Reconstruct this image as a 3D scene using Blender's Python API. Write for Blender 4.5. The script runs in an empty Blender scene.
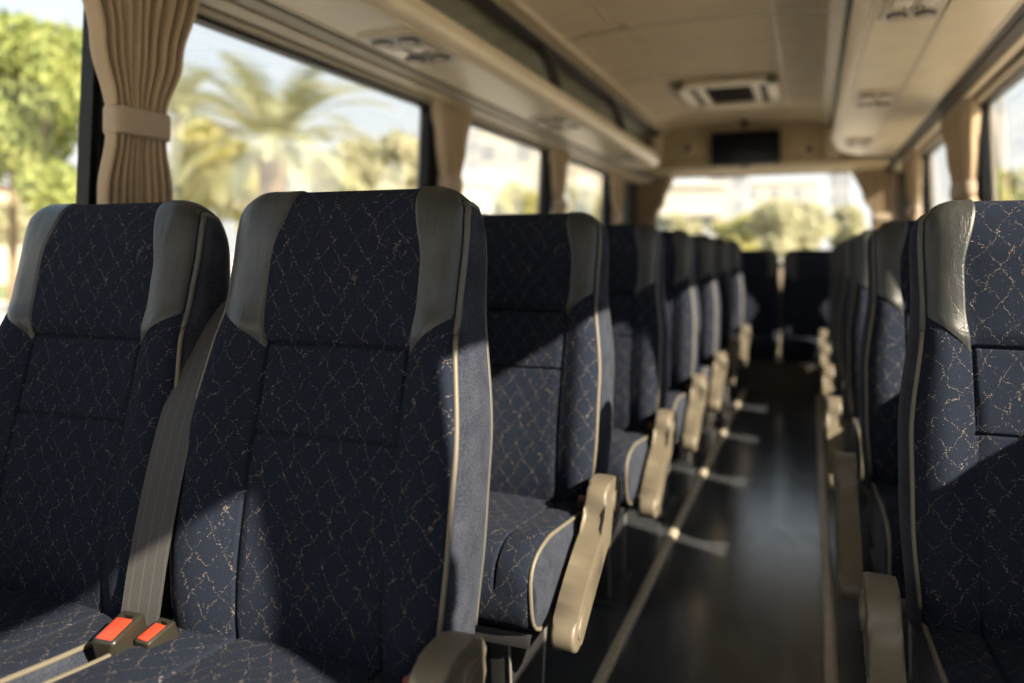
import bpy, bmesh, math, random
from mathutils import Vector, Matrix, noise
random.seed(7)
C = bpy.context.scene.collection
PI = math.pi

# ------------------------------------------------------------------ camera numbers
F = 780.0; TH = math.radians(21.04); CH = 1.05; VY = 254.0
CT, ST = math.cos(TH), math.sin(TH)
def ray(u, v):
    xc = (u - 512) / F
    return (xc * CT - ST, CT + xc * ST, (VY - v) / F)
def at(u, v, d):                     # point seen at pixel u,v at depth d
    r = ray(u, v)
    return Vector((r[0] * d, r[1] * d, r[2] * d + CH))
def dirat(u, d):                     # ground position under pixel column u at depth d
    r = ray(u, 0)
    return r[0] * d, r[1] * d

# ------------------------------------------------------------------ helpers
def link(o, parent=None):
    C.objects.link(o)
    if parent is not None:
        o.parent = parent
    return o
def mesh(name, verts, faces, mat, parent=None, smooth=True, uvs=None, fix=True, auto=None):
    me = bpy.data.meshes.new(name)
    me.from_pydata([tuple(v) for v in verts], [], faces)
    if uvs is not None:
        ul = me.uv_layers.new(name='UVMap')
        for l in me.loops:
            ul.data[l.index].uv = uvs[l.vertex_index]
    if fix:
        bm = bmesh.new(); bm.from_mesh(me)
        bmesh.ops.recalc_face_normals(bm, faces=bm.faces)
        bm.to_mesh(me); bm.free()
    for p in me.polygons:
        p.use_smooth = smooth
    if auto is not None and smooth:
        try: me.set_sharp_from_angle(angle=math.radians(auto))
        except Exception: pass
    if mat: me.materials.append(mat)
    o = bpy.data.objects.new(name, me)
    return link(o, parent)
def from_bm(name, bm, mat, parent=None, smooth=True, auto=40):
    bmesh.ops.recalc_face_normals(bm, faces=bm.faces)
    me = bpy.data.meshes.new(name); bm.to_mesh(me); bm.free()
    for p in me.polygons: p.use_smooth = smooth
    if smooth:
        try: me.set_sharp_from_angle(angle=math.radians(auto))
        except Exception: pass
    if mat: me.materials.append(mat)
    o = bpy.data.objects.new(name, me)
    return link(o, parent)
def add_box(bm, c, s, bev=0.0, rot=None, seg=2):
    r = bmesh.ops.create_cube(bm, size=1.0)
    vs = r['verts']
    M = Matrix.Translation(Vector(c)) @ (rot.to_4x4() if rot is not None else Matrix.Identity(4)) @ Matrix.Diagonal((s[0], s[1], s[2], 1))
    bmesh.ops.transform(bm, matrix=M, verts=vs)
    if bev > 0:
        es = list({e for v in vs for e in v.link_edges})
        bmesh.ops.bevel(bm, geom=es, offset=bev, segments=seg, affect='EDGES', profile=0.6)
def add_prism(bm, pts, axis, a0, a1, bev=0.0, seg=2):
    """closed 2-D outline extruded along an axis: 'x' pts are (y,z); 'y' pts are (x,z); 'z' pts are (x,y)"""
    def mk(p, a):
        if axis == 'x': return (a, p[0], p[1])
        if axis == 'y': return (p[0], a, p[1])
        return (p[0], p[1], a)
    A = [bm.verts.new(mk(p, a0)) for p in pts]; B = [bm.verts.new(mk(p, a1)) for p in pts]
    n = len(pts); fs = [bm.faces.new(A), bm.faces.new(B[::-1])]
    for i in range(n):
        fs.append(bm.faces.new((A[i], B[i], B[(i + 1) % n], A[(i + 1) % n])))
    if bev > 0:
        es = list(fs[0].edges) + list(fs[1].edges)
        bmesh.ops.bevel(bm, geom=es, offset=bev, segments=seg, affect='EDGES', profile=0.6)
def add_cyl(bm, p0, p1, r0, r1=None, n=20):
    r1 = r0 if r1 is None else r1
    p0, p1 = Vector(p0), Vector(p1); d = p1 - p0
    M = Matrix.Translation((p0 + p1) / 2) @ d.to_track_quat('Z', 'Y').to_matrix().to_4x4()
    bmesh.ops.create_cone(bm, cap_ends=True, segments=n, radius1=r0, radius2=r1, depth=d.length, matrix=M)
def tube(pts, r, n=8, closed=False):
    """verts, faces of a tube along a polyline"""
    pts = [Vector(p) for p in pts]; m = len(pts); V = []; Fc = []
    up = None
    for i, p in enumerate(pts):
        a = pts[max(i - 1, 0)]; b = pts[min(i + 1, m - 1)]
        t = (b - a).normalized()
        if up is None:
            up = t.orthogonal().normalized()
        up = (up - t * up.dot(t)).normalized(); w = t.cross(up)
        for k in range(n):
            an = 2 * PI * k / n
            V.append(p + up * (r * math.cos(an)) + w * (r * math.sin(an)))
    for i in range(m - 1):
        for k in range(n):
            Fc.append((i * n + k, i * n + (k + 1) % n, (i + 1) * n + (k + 1) % n, (i + 1) * n + k))
    Fc.append(tuple(range(n))[::-1]); Fc.append(tuple((m - 1) * n + k for k in range(n)))
    return V, Fc
def spline(pts, n):
    """Catmull-Rom through 2-D/3-D points, resampled evenly to n points"""
    P = [Vector((*p, 0)) if len(p) == 2 else Vector(p) for p in pts]
    P = [P[0] * 2 - P[1]] + P + [P[-1] * 2 - P[-2]]
    dense = []
    for i in range(1, len(P) - 2):
        for k in range(24):
            t = k / 24; a, b, c, d = P[i - 1], P[i], P[i + 1], P[i + 2]
            dense.append(0.5 * ((2 * b) + (c - a) * t + (2 * a - 5 * b + 4 * c - d) * t * t + (3 * b - a - 3 * c + d) * t ** 3))
    dense.append(P[-2])
    L = [0]
    for i in range(1, len(dense)): L.append(L[-1] + (dense[i] - dense[i - 1]).length)
    out = []; j = 0
    for k in range(n):
        s = L[-1] * k / (n - 1)
        while j < len(L) - 2 and L[j + 1] < s: j += 1
        t = (s - L[j]) / max(1e-9, L[j + 1] - L[j])
        out.append(dense[j].lerp(dense[j + 1], min(max(t, 0), 1)))
    return out
def sm(a, b, x):
    t = min(max((x - a) / (b - a), 0), 1); return t * t * (3 - 2 * t)
def interp(tab, x):
    if x <= tab[0][0]: return tab[0][1]
    for (a, va), (b, vb) in zip(tab, tab[1:]):
        if x <= b:
            t = (x - a) / (b - a); t = t * t * (3 - 2 * t)
            return va + (vb - va) * t
    return tab[-1][1]
def empty(name, loc, label=None, cat=None, group=None, rz=0):
    o = bpy.data.objects.new(name, None); o.empty_display_size = 0.1
    link(o); o.location = loc; o.rotation_euler = (0, 0, rz)
    return tag(o, label, cat, group)
def tag(o, label=None, cat=None, group=None, kind=None):
    if label: o['label'] = label
    if cat: o['category'] = cat
    if group: o['group'] = group
    if kind: o['kind'] = kind
    return o
def struct(o): o['kind'] = 'structure'; return o
def copy_tree(o, parent=None):
    c = o.copy(); C.objects.link(c); c.parent = parent
    for ch in list(o.children):
        copy_tree(ch, c)
    return c

# ------------------------------------------------------------------ materials
class NT:
    def __init__(s, name):
        s.m = bpy.data.materials.new(name); s.m.use_nodes = True
        s.t = s.m.node_tree; s.t.nodes.clear()
        s.out = s.t.nodes.new('ShaderNodeOutputMaterial')
    def n(s, kind, **kw):
        nd = s.t.nodes.new(kind)
        ins = kw.pop('ins', {})
        for k, v in kw.items(): setattr(nd, k, v)
        for k, v in ins.items():
            if isinstance(v, bpy.types.NodeSocket): s.t.links.new(v, nd.inputs[k])
            else: nd.inputs[k].default_value = v
        return nd
    def math(s, op, a, b=0.0, c=None):
        ins = {0: a, 1: b}
        if c is not None: ins[2] = c
        return s.n('ShaderNodeMath', operation=op, ins=ins).outputs[0]
    def mix(s, f, a, b):
        nd = s.n('ShaderNodeMix', data_type='RGBA', ins={0: f, 6: a, 7: b}); return nd.outputs[2]
    def ramp(s, f, p0, p1):
        nd = s.n('ShaderNodeMapRange', interpolation_type='SMOOTHSTEP', ins={0: f, 1: p0, 2: p1, 3: 0.0, 4: 1.0}); return nd.outputs[0]
    def done(s, sh): s.t.links.new(sh, s.out.inputs[0]); return s.m
def c4(c): return (*c, 1.0)
def plain(name, col, rough=0.5, var=0.08, scale=12, bump=0.0, bscale=300, metal=0.0, spec=0.5, sheen=0.0, coat=0.0):
    t = NT(name)
    co = t.n('ShaderNodeTexCoord').outputs['Object']
    nz = t.n('ShaderNodeTexNoise', ins={'Vector': co, 'Scale': scale, 'Detail': 4.0}).outputs['Fac']
    a = tuple(x * (1 - var) for x in col); b = tuple(min(1, x * (1 + var)) for x in col)
    cl = t.mix(t.ramp(nz, 0.3, 0.7), c4(a), c4(b))
    p = t.n('ShaderNodeBsdfPrincipled', ins={'Base Color': cl, 'Roughness': rough, 'Metallic': metal, 'Specular IOR Level': spec, 'Sheen Weight': sheen, 'Coat Weight': coat})
    if bump > 0:
        bn = t.n('ShaderNodeTexNoise', ins={'Vector': co, 'Scale': bscale, 'Detail': 3.0}).outputs['Fac']
        t.t.links.new(t.n('ShaderNodeBump', ins={'Height': bn, 'Strength': bump, 'Distance': 0.002}).outputs[0], p.inputs['Normal'])
    return t.done(p.outputs[0])

def fabric():
    t = NT('navy_woven_moquette')
    uv = t.n('ShaderNodeTexCoord').outputs['UV']
    oi = t.n('ShaderNodeObjectInfo').outputs['Random']
    sh = t.n('ShaderNodeVectorMath', operation='ADD', ins={0: uv, 1: (0, 0, 0)}).outputs[0]
    nz = t.n('ShaderNodeTexNoise', ins={'Vector': sh, 'Scale': 22.0, 'Detail': 3.0, 'Roughness': 0.6}).outputs['Color']
    off = t.n('ShaderNodeVectorMath', operation='SUBTRACT', ins={0: nz, 1: (0.5, 0.5, 0.5)}).outputs[0]
    off = t.n('ShaderNodeVectorMath', operation='SCALE', ins={0: off, 'Scale': 0.042}).outputs[0]
    nz2 = t.n('ShaderNodeTexNoise', ins={'Vector': sh, 'Scale': 150.0, 'Detail': 2.0}).outputs['Color']
    off2 = t.n('ShaderNodeVectorMath', operation='SUBTRACT', ins={0: nz2, 1: (0.5, 0.5, 0.5)}).outputs[0]
    off2 = t.n('ShaderNodeVectorMath', operation='SCALE', ins={0: off2, 'Scale': 0.010}).outputs[0]
    p = t.n('ShaderNodeVectorMath', operation='ADD', ins={0: sh, 1: off}).outputs[0]
    p = t.n('ShaderNodeVectorMath', operation='ADD', ins={0: p, 1: off2}).outputs[0]
    s = t.n('ShaderNodeSeparateXYZ', ins={0: p})
    a = t.math('MULTIPLY', s.outputs[0], 1 / 0.044); b = t.math('MULTIPLY', s.outputs[1], 1 / 0.062)
    l1 = t.math('ABSOLUTE', t.math('SUBTRACT', t.math('FRACT', t.math('ADD', a, b)), 0.5))
    l2 = t.math('ABSOLUTE', t.math('SUBTRACT', t.math('FRACT', t.math('SUBTRACT', a, b)), 0.5))
    ln = t.math('MINIMUM', l1, l2)
    line = t.math('SUBTRACT', 1.0, t.ramp(ln, 0.005, 0.026))
    # dotted stitches and worn gaps
    dot = t.n('ShaderNodeTexVoronoi', voronoi_dimensions='2D', ins={'Vector': uv, 'Scale': 300.0}).outputs['Distance']
    dots = t.math('SUBTRACT', 1.0, t.ramp(dot, 0.30, 0.55))
    gap = t.ramp(t.n('ShaderNodeTexNoise', ins={'Vector': uv, 'Scale': 45.0, 'Detail': 2.0}).outputs['Fac'], 0.32, 0.52)
    mask = t.math('MULTIPLY', t.math('MULTIPLY', line, dots), gap)
    # loose flecks
    v2 = t.n('ShaderNodeTexVoronoi', voronoi_dimensions='2D', ins={'Vector': p, 'Scale': 110.0})
    fl = t.math('SUBTRACT', 1.0, t.ramp(v2.outputs['Distance'], 0.06, 0.15))
    sel = t.n('ShaderNodeSeparateColor', ins={0: v2.outputs['Color']}).outputs[0]
    fl = t.math('MULTIPLY', fl, t.ramp(sel, 0.70, 0.80))
    mask = t.math('MAXIMUM', mask, t.math('MULTIPLY', fl, 0.45))
    fib = t.n('ShaderNodeTexNoise', ins={'Vector': uv, 'Scale': 900.0, 'Detail': 2.0}).outputs['Fac']
    base = t.mix(t.ramp(fib, 0.3, 0.75), c4((0.0045, 0.0076, 0.0165)), c4((0.0265, 0.0320, 0.0480)))
    thr = t.mix(sel, c4((0.24, 0.170, 0.120)), c4((0.25, 0.220, 0.20)))
    col = t.mix(t.math('MULTIPLY', mask, 0.62), base, thr)
    bsdf = t.n('ShaderNodeBsdfPrincipled', ins={'Base Color': col, 'Roughness': 1.0, 'Specular IOR Level': 0.04, 'Sheen Weight': 0.02, 'Sheen Roughness': 0.4, 'Sheen Tint': c4((0.7, 0.75, 0.88))})
    h = t.math('ADD', t.math('MULTIPLY', fib, 0.6), t.math('MULTIPLY', mask, 0.5))
    t.t.links.new(t.n('ShaderNodeBump', ins={'Height': h, 'Strength': 0.35, 'Distance': 0.0015}).outputs[0], bsdf.inputs['Normal'])
    return t.done(bsdf.outputs[0])
def velour():
    t = NT('plain_blue_velour')
    co = t.n('ShaderNodeTexCoord').outputs['Object']
    n1 = t.n('ShaderNodeTexNoise', ins={'Vector': co, 'Scale': 420.0, 'Detail': 3.0}).outputs['Fac']
    n2 = t.n('ShaderNodeTexNoise', ins={'Vector': co, 'Scale': 25.0, 'Detail': 3.0}).outputs['Fac']
    f = t.math('ADD', t.math('MULTIPLY', n1, 0.7), t.math('MULTIPLY', n2, 0.3))
    col = t.mix(t.ramp(f, 0.35, 0.65), c4((0.017, 0.021, 0.033)), c4((0.046, 0.052, 0.070)))
    b = t.n('ShaderNodeBsdfPrincipled', ins={'Base Color': col, 'Roughness': 1.0, 'Specular IOR Level': 0.05, 'Sheen Weight': 0.09, 'Sheen Roughness': 0.4, 'Sheen Tint': c4((0.85, 0.87, 0.92))})
    t.t.links.new(t.n('ShaderNodeBump', ins={'Height': n1, 'Strength': 0.25, 'Distance': 0.001}).outputs[0], b.inputs['Normal'])
    return t.done(b.outputs[0])
def leather():
    t = NT('grey_leather')
    co = t.n('ShaderNodeTexCoord').outputs['Object']
    mp = t.n('ShaderNodeMapping', ins={0: co, 3: (1.6, 1.6, 0.8)}).outputs[0]
    n1 = t.n('ShaderNodeTexNoise', ins={'Vector': mp, 'Scale': 24.0, 'Detail': 5.0, 'Distortion': 0.7}).outputs['Fac']
    v = t.n('ShaderNodeTexVoronoi', feature='DISTANCE_TO_EDGE', ins={'Vector': co, 'Scale': 330.0}).outputs['Distance']
    cr = t.math('ABSOLUTE', t.math('SUBTRACT', n1, 0.5))
    cre = t.ramp(cr, 0.0, 0.035)
    col = t.mix(n1, c4((0.021, 0.0240, 0.0245)), c4((0.042, 0.0445, 0.043)))
    b = t.n('ShaderNodeBsdfPrincipled', ins={'Base Color': col, 'Roughness': 0.40, 'Specular IOR Level': 0.5})
    h = t.math('ADD', t.math('MULTIPLY', cre, 0.6), t.math('MULTIPLY', t.ramp(v, 0.0, 0.12), 0.14))
    t.t.links.new(t.n('ShaderNodeBump', ins={'Height': h, 'Strength': 0.26, 'Distance': 0.002}).outputs[0], b.inputs['Normal'])
    return t.done(b.outputs[0])
def webbing():
    t = NT('grey_belt_webbing')
    uv = t.n('ShaderNodeTexCoord').outputs['UV']
    s = t.n('ShaderNodeSeparateXYZ', ins={0: uv})
    st = t.math('ABSOLUTE', t.math('SUBTRACT', t.math('FRACT', t.math('MULTIPLY', s.outputs[0], 55.0)), 0.5))
    w = t.math('FRACT', t.math('MULTIPLY', t.math('ADD', s.outputs[1], t.math('MULTIPLY', st, 0.004)), 420.0))
    stitch = t.math('MULTIPLY', t.math('SUBTRACT', 1.0, t.ramp(st, 0.015, 0.06)), t.ramp(w, 0.3, 0.6))
    nz = t.n('ShaderNodeTexNoise', ins={'Vector': uv, 'Scale': 600.0, 'Detail': 2.0}).outputs['Fac']
    base = t.mix(nz, c4((0.022, 0.022, 0.024)), c4((0.048, 0.047, 0.047)))
    col = t.mix(t.math('MULTIPLY', stitch, 0.5), base, c4((0.15, 0.145, 0.135)))
    b = t.n('ShaderNodeBsdfPrincipled', ins={'Base Color': col, 'Roughness': 0.65, 'Sheen Weight': 0.1})
    t.t.links.new(t.n('ShaderNodeBump', ins={'Height': nz, 'Strength': 0.25, 'Distance': 0.0006}).outputs[0], b.inputs['Normal'])
    return t.done(b.outputs[0])
def curtain_mat():
    t = NT('beige_curtain_cloth')
    co = t.n('ShaderNodeTexCoord').outputs['Object']
    nz = t.n('ShaderNodeTexNoise', ins={'Vector': co, 'Scale': 260.0, 'Detail': 2.0}).outputs['Fac']
    col = t.mix(nz, c4((0.38, 0.29, 0.185)), c4((0.47, 0.365, 0.245)))
    d = t.n('ShaderNodeBsdfPrincipled', ins={'Base Color': col, 'Roughness': 0.85, 'Sheen Weight': 0.25, 'Specular IOR Level': 0.2})
    tr = t.n('ShaderNodeBsdfTranslucent', ins={'Color': c4((0.50, 0.38, 0.26))})
    m = t.n('ShaderNodeMixShader', ins={0: 0.14, 1: d.outputs[0], 2: tr.outputs[0]})
    return t.done(m.outputs[0])
def glass_mat():
    t = NT('clear_window_glass')
    fr = t.n('ShaderNodeFresnel', ins={'IOR': 1.45}).outputs[0]
    g = t.n('ShaderNodeBsdfGlossy', ins={'Color': c4((1, 1, 1)), 'Roughness': 0.02})
    tr = t.n('ShaderNodeBsdfTransparent', ins={'Color': c4((0.97, 0.98, 0.975))})
    return t.done(t.n('ShaderNodeMixShader', ins={0: t.math('MULTIPLY', fr, 0.30), 1: tr.outputs[0], 2: g.outputs[0]}).outputs[0])
def floor_mat():
    t = NT('dark_vinyl_floor')
    co = t.n('ShaderNodeTexCoord').outputs['Object']
    mp = t.n('ShaderNodeMapping', ins={0: co, 3: (4.0, 1.6, 1)}).outputs[0]
    n1 = t.n('ShaderNodeTexNoise', ins={'Vector': mp, 'Scale': 5.0, 'Detail': 5.0}).outputs['Fac']
    n2 = t.n('ShaderNodeTexNoise', ins={'Vector': t.n('ShaderNodeMapping', ins={0: co, 3: (1, 3.0, 1)}).outputs[0], 'Scale': 45.0, 'Detail': 3.0}).outputs['Fac']
    col = t.mix(n1, c4((0.026, 0.030, 0.035)), c4((0.050, 0.055, 0.061)))
    b = t.n('ShaderNodeBsdfPrincipled', ins={'Base Color': col, 'Roughness': t.math('MULTIPLY_ADD', n1, 0.14, 0.12), 'Specular IOR Level': 0.85})
    t.t.links.new(t.n('ShaderNodeBump', ins={'Height': n2, 'Strength': 0.10, 'Distance': 0.003}).outputs[0], b.inputs['Normal'])
    return t.done(b.outputs[0])
def leaf_mat(name, c1, c2, tr=0.35):
    t = NT(name)
    g = t.n('ShaderNodeNewGeometry').outputs['Position']
    nz = t.n('ShaderNodeTexNoise', ins={'Vector': g, 'Scale': 1.7, 'Detail': 6.0, 'Roughness': 0.7}).outputs['Fac']
    col = t.mix(t.ramp(nz, 0.35, 0.65), c4(c1), c4(c2))
    d = t.n('ShaderNodeBsdfPrincipled', ins={'Base Color': col, 'Roughness': 0.55})
    l = t.n('ShaderNodeBsdfTranslucent', ins={'Color': col})
    return t.done(t.n('ShaderNodeMixShader', ins={0: tr, 1: d.outputs[0], 2: l.outputs[0]}).outputs[0])
def building_mat(name, wall, glass, sx, sz, fx=0.5, fz=0.5):
    t = NT(name)
    co = t.n('ShaderNodeTexCoord').outputs['Object']
    s = t.n('ShaderNodeSeparateXYZ', ins={0: co})
    h = t.math('ADD', s.outputs[0], s.outputs[1])
    a = t.math('LESS_THAN', t.math('FRACT', t.math('MULTIPLY', h, 1 / sx)), fx)
    b = t.math('LESS_THAN', t.math('FRACT', t.math('MULTIPLY', s.outputs[2], 1 / sz)), fz)
    nz = t.n('ShaderNodeTexNoise', ins={'Vector': co, 'Scale': 0.6, 'Detail': 3.0}).outputs['Fac']
    w = t.mix(nz, c4(tuple(x * 0.9 for x in wall)), c4(wall))
    p = t.n('ShaderNodeBsdfPrincipled', ins={'Base Color': t.mix(t.math('MULTIPLY', a, b), w, c4(glass)), 'Roughness': 0.6})
    return t.done(p.outputs[0])

FAB, VEL, LEA, WEB, CUR, GLA, FLO = fabric(), velour(), leather(), webbing(), curtain_mat(), glass_mat(), floor_mat()
PIPE = plain('beige_piping', (0.140, 0.124, 0.094), 0.5, 0.05)
DPIPE = plain('grey_piping', (0.075, 0.074, 0.068), 0.45, 0.05)
ARM = plain('beige_arm_plastic', (0.132, 0.113, 0.083), 0.42, 0.06, 20, 0.12, 700)
BLACKM = plain('black_powder_steel', (0.018, 0.018, 0.020), 0.45, 0.1)
STEEL = plain('grey_steel', (0.30, 0.29, 0.27), 0.4, 0.1, metal=0.6)
DKPLA = plain('dark_grey_plastic', (0.045, 0.043, 0.040), 0.42, 0.1)
BUCK = plain('black_buckle_plastic', (0.022, 0.020, 0.014), 0.35, 0.1)
RED = plain('red_button', (0.55, 0.05, 0.022), 0.35, 0.05)
DRED = plain('dull_red_button', (0.25, 0.06, 0.035), 0.45, 0.05)
TRIM = plain('beige_trim', (0.56, 0.465, 0.32), 0.45, 0.05, 6, 0.05, 400)
CEIL = plain('beige_headliner', (0.60, 0.495, 0.335), 0.75, 0.05, 5, 0.10, 500)
RACK = plain('beige_rack_plastic', (0.64, 0.55, 0.39), 0.38, 0.05, 5)
RACKIN = plain('green_grey_rack_lining', (0.27, 0.265, 0.20), 0.7, 0.1, 8)
RUB = plain('black_rubber', (0.005, 0.006, 0.007), 0.45, 0.1, spec=0.2)
WALLM = plain('grey_beige_wall_panel', (0.34, 0.30, 0.24), 0.6, 0.06, 6)
SCREEN = plain('black_screen', (0.004, 0.005, 0.008), 0.25, 0.02, spec=0.15)
ALU = plain('aluminium_strip', (0.50, 0.44, 0.34), 0.36, 0.08, 30, metal=0.15)
DARKGAP = plain('dark_gap', (0.012, 0.012, 0.011), 0.6, 0.1)
PLATE = plain('panel_plate_plastic', (0.42, 0.36, 0.27), 0.35, 0.05)
TRIM2 = plain('dull_beige_moulding', (0.36, 0.31, 0.225), 0.45, 0.05, 6)
HEAD = plain('brown_beige_header', (0.36, 0.285, 0.165), 0.7, 0.12, 4)
LENS = plain('lamp_lens', (0.62, 0.56, 0.46), 0.25, 0.03)
BROWN = plain('dark_brown_panel', (0.035, 0.028, 0.022), 0.6, 0.1)
BARK = plain('tree_bark', (0.19, 0.135, 0.085), 0.9, 0.3, 10, 0.6, 30)

# ------------------------------------------------------------------ padded upholstery
class Pad:
    """padding wrapped round a side profile (y,z) and swept across x"""
    def __init__(s, pts, n, hw, disp, r, round_w):
        s.p = spline(pts, n); s.n = n; s.hwf = hw; s.disp = disp; s.r = r; s.rw = round_w; s.soft = lambda fi: 1.0
        s.nm = []
        for i in range(n):
            t = (s.p[min(i + 1, n - 1)] - s.p[max(i - 1, 0)]).normalized()
            s.nm.append(Vector((-t.y, t.x, 0)))
        s.step = sum((s.p[i + 1] - s.p[i]).length for i in range(n - 1)) / (n - 1)
    def at(s, fi, x_rel, off=0.0):
        """fi: float index along profile; x_rel in -1..1"""
        i = min(int(fi), s.n - 2); f = fi - i
        p = s.p[i].lerp(s.p[i + 1], f); nm = s.nm[i].lerp(s.nm[i + 1], f).normalized()
        hw = s.hwf(fi, p); x = x_rel * hw
        d = abs(x) - (hw - s.rw); ins = 0; rr_ = s.r * s.soft(fi)
        if d > 0:
            q = min(d / s.rw, 1.0); ins = rr_ * (1 - math.sqrt(max(0, 1 - q * q * 0.98)))
        o = s.disp(x, fi, p, hw) - ins + off
        q = p + nm * o
        return Vector((x, q.x, q.y))

SEAM = {-1: .13, 1: .13}
def xs_for(hw):
    pts = [k * 0.0125 - 0.1125 for k in range(19)] + [sg * (SEAM[sg] + d) for sg in (-1, 1) for d in (-.010, -.006, -.004, -.0025, -.0012, 0, .0012, .0025, .004, .006, .010)]
    pts += [-.125, .125] if min(SEAM.values()) < .12 or max(SEAM.values()) > .14 else []
    r = [x / hw for x in sorted(set(round(v, 4) for v in pts if abs(v) < .165))]
    out = [-1 + 0.0 , ]
    edge = [1.0, 0.995, 0.985, 0.97, 0.95, 0.925, 0.895, 0.86, 0.82, 0.77, 0.72, 0.67]
    edge = [e for e in edge if e > 0.166 / hw]
    return sorted([-e for e in edge] + r + edge)

BACK_PTS = [(.030, .430), (.030, .50), (.043, .58), (.076, .70), (.120, .83), (.158, .94), (.180, 1.02), (.198, 1.093),
            (.214, 1.134), (.241, 1.156), (.272, 1.152), (.293, 1.124), (.299, 1.06), (.275, .90), (.235, .75), (.195, .60), (.165, .45)]
BACK_PTS = [(y - .085 * (z - .45), z) for y, z in BACK_PTS]
NB = 190
HWT = [(.44, .235), (.62, .245), (.74, .2445), (.98, .219), (1.08, .220), (1.13, .218), (1.16, .208)]
def back_hw(fi, p): return interp(HWT, p.y)
def back_disp(x, fi, p, hw):
    z = p.y; ax = abs(x); SM = SEAM[1 if x > 0 else -1]
    if fi > back_top + 8: return 0
    g = lambda d, w: math.exp(-(d / w) ** 2)
    o = 0.0
    low = 1 - sm(.90, .98, z)
    o += 0.020 * sm(SM - .005, SM + .055, ax) * (0.30 * (1 - sm(.98, 1.07, z)) + 0.70 * low)            # bolsters
    o -= 0.006 * (1 - (min(ax, SM) / SM) ** 2) * low                 # hollow middle
    if z < .905: o -= 0.0080 * g(ax - SM, .0026)
    if ax < SM + .004:
        o -= 0.0085 * g(z - .905, .0028)
        o -= 0.0065 * g(z - .765, .0026)
    o += 0.010 * sm(.905, .93, z) * (1 - sm(1.06, 1.13, z)) * (1 - sm(.10, .2, ax))
    return o
back_top = 1e9
_pd = Pad(BACK_PTS, NB, back_hw, lambda *a: 0, .030, .048)
back_top = max(range(NB), key=lambda i: _pd.p[i].y)
BACKPAD = Pad(BACK_PTS, NB, back_hw, back_disp, .034, .052)
def fi_at_z(pad, z, top):            # front side index at height z
    for i in range(top):
        if pad.p[i].y <= z <= pad.p[i + 1].y:
            return i + (z - pad.p[i].y) / (pad.p[i + 1].y - pad.p[i].y)
    return float(top)

def pad_mesh(pad, xs, seam_f=()):
    rows = sorted(set([float(i) for i in range(pad.n)] + [f + d / pad.step for f in seam_f for d in (-.009, -.006, -.004, -.0025, -.0012, 0, .0012, .0025, .004, .006, .009)]))
    i0, i1 = 0, len(rows)
    V = []; U = []; Fc = []; m = len(xs)
    for i in rows:
        for x in xs:
            q = pad.at(i, x); V.append(q); U.append((q.x, i * pad.step))
    for i in range(i1 - i0 - 1):
        for j in range(m - 1):
            a = i * m + j; Fc.append((a, a + 1, a + m + 1, a + m))
    return V, Fc, U
def side_mesh(pad, sg, top, i0, i1, bulge, m=9):
    """D-shaped gusset between the front and the rear run of the profile"""
    nf = top - i0; V = []; Fc = []; U = []
    for k in range(nf + 1):
        a = pad.at(i0 + k, sg); b = pad.at(i1 - 1 - (i1 - 1 - top) * k / nf, sg)
        for j in range(m):
            c = j / (m - 1); q = a.lerp(b, c)
            q.x += sg * (bulge * (4 * c * (1 - c)) ** 0.55 * min(1, (b - a).length / .05) + 0.0)
            V.append(q); U.append((q.y, q.z))
    for k in range(nf):
        for j in range(m - 1):
            a = k * m + j; Fc.append((a, a + 1, a + m + 1, a + m))
    return V, Fc, U

CUSH_PTS = [(.07, .448), (-.02, .455), (-.12, .463), (-.21, .473), (-.275, .478), (-.325, .470), (-.358, .444), (-.371, .400), (-.366, .352), (-.345, .318), (-.30, .306), (-.16, .304), (.07, .304)]
NC = 110
def cush_hw(fi, p): return .232 - .006 * sm(-.30, -.37, p.x)
def cush_disp(x, fi, p, hw):
    if p.y < .38: return 0
    ax = abs(x); g = lambda d, w: math.exp(-(d / w) ** 2); SM = SEAM[1 if x > 0 else -1]
    o = 0.007 * sm(SM - .01, SM + .05, ax) - 0.006 * g(ax - SM, .003)
    o -= 0.005 * g(p.x + .17, .004) * (ax < SM)
    o += 0.004 * sm(.14, 0, ax)
    return o * sm(.38, .43, p.y)
CUSHPAD = Pad([p for p in CUSH_PTS[::-1]], NC, cush_hw, cush_disp, .011, .030)
CUSHPAD.nm = [v for v in CUSHPAD.nm]
cush_nose = min(range(NC), key=lambda i: CUSHPAD.p[i].x)

def orient(pad):                     # make profile normals point away from the centroid
    c = sum((Vector(p) for p in pad.p), Vector()) / pad.n
    s = sum((pad.p[i] - c).dot(pad.nm[i]) for i in range(pad.n))
    if s < 0: pad.nm = [-v for v in pad.nm]
orient(BACKPAD); orient(CUSHPAD)
BACKPAD.soft = lambda fi: 1.0 - .75 * sm(back_top - 4, back_top + 22, fi)

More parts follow.
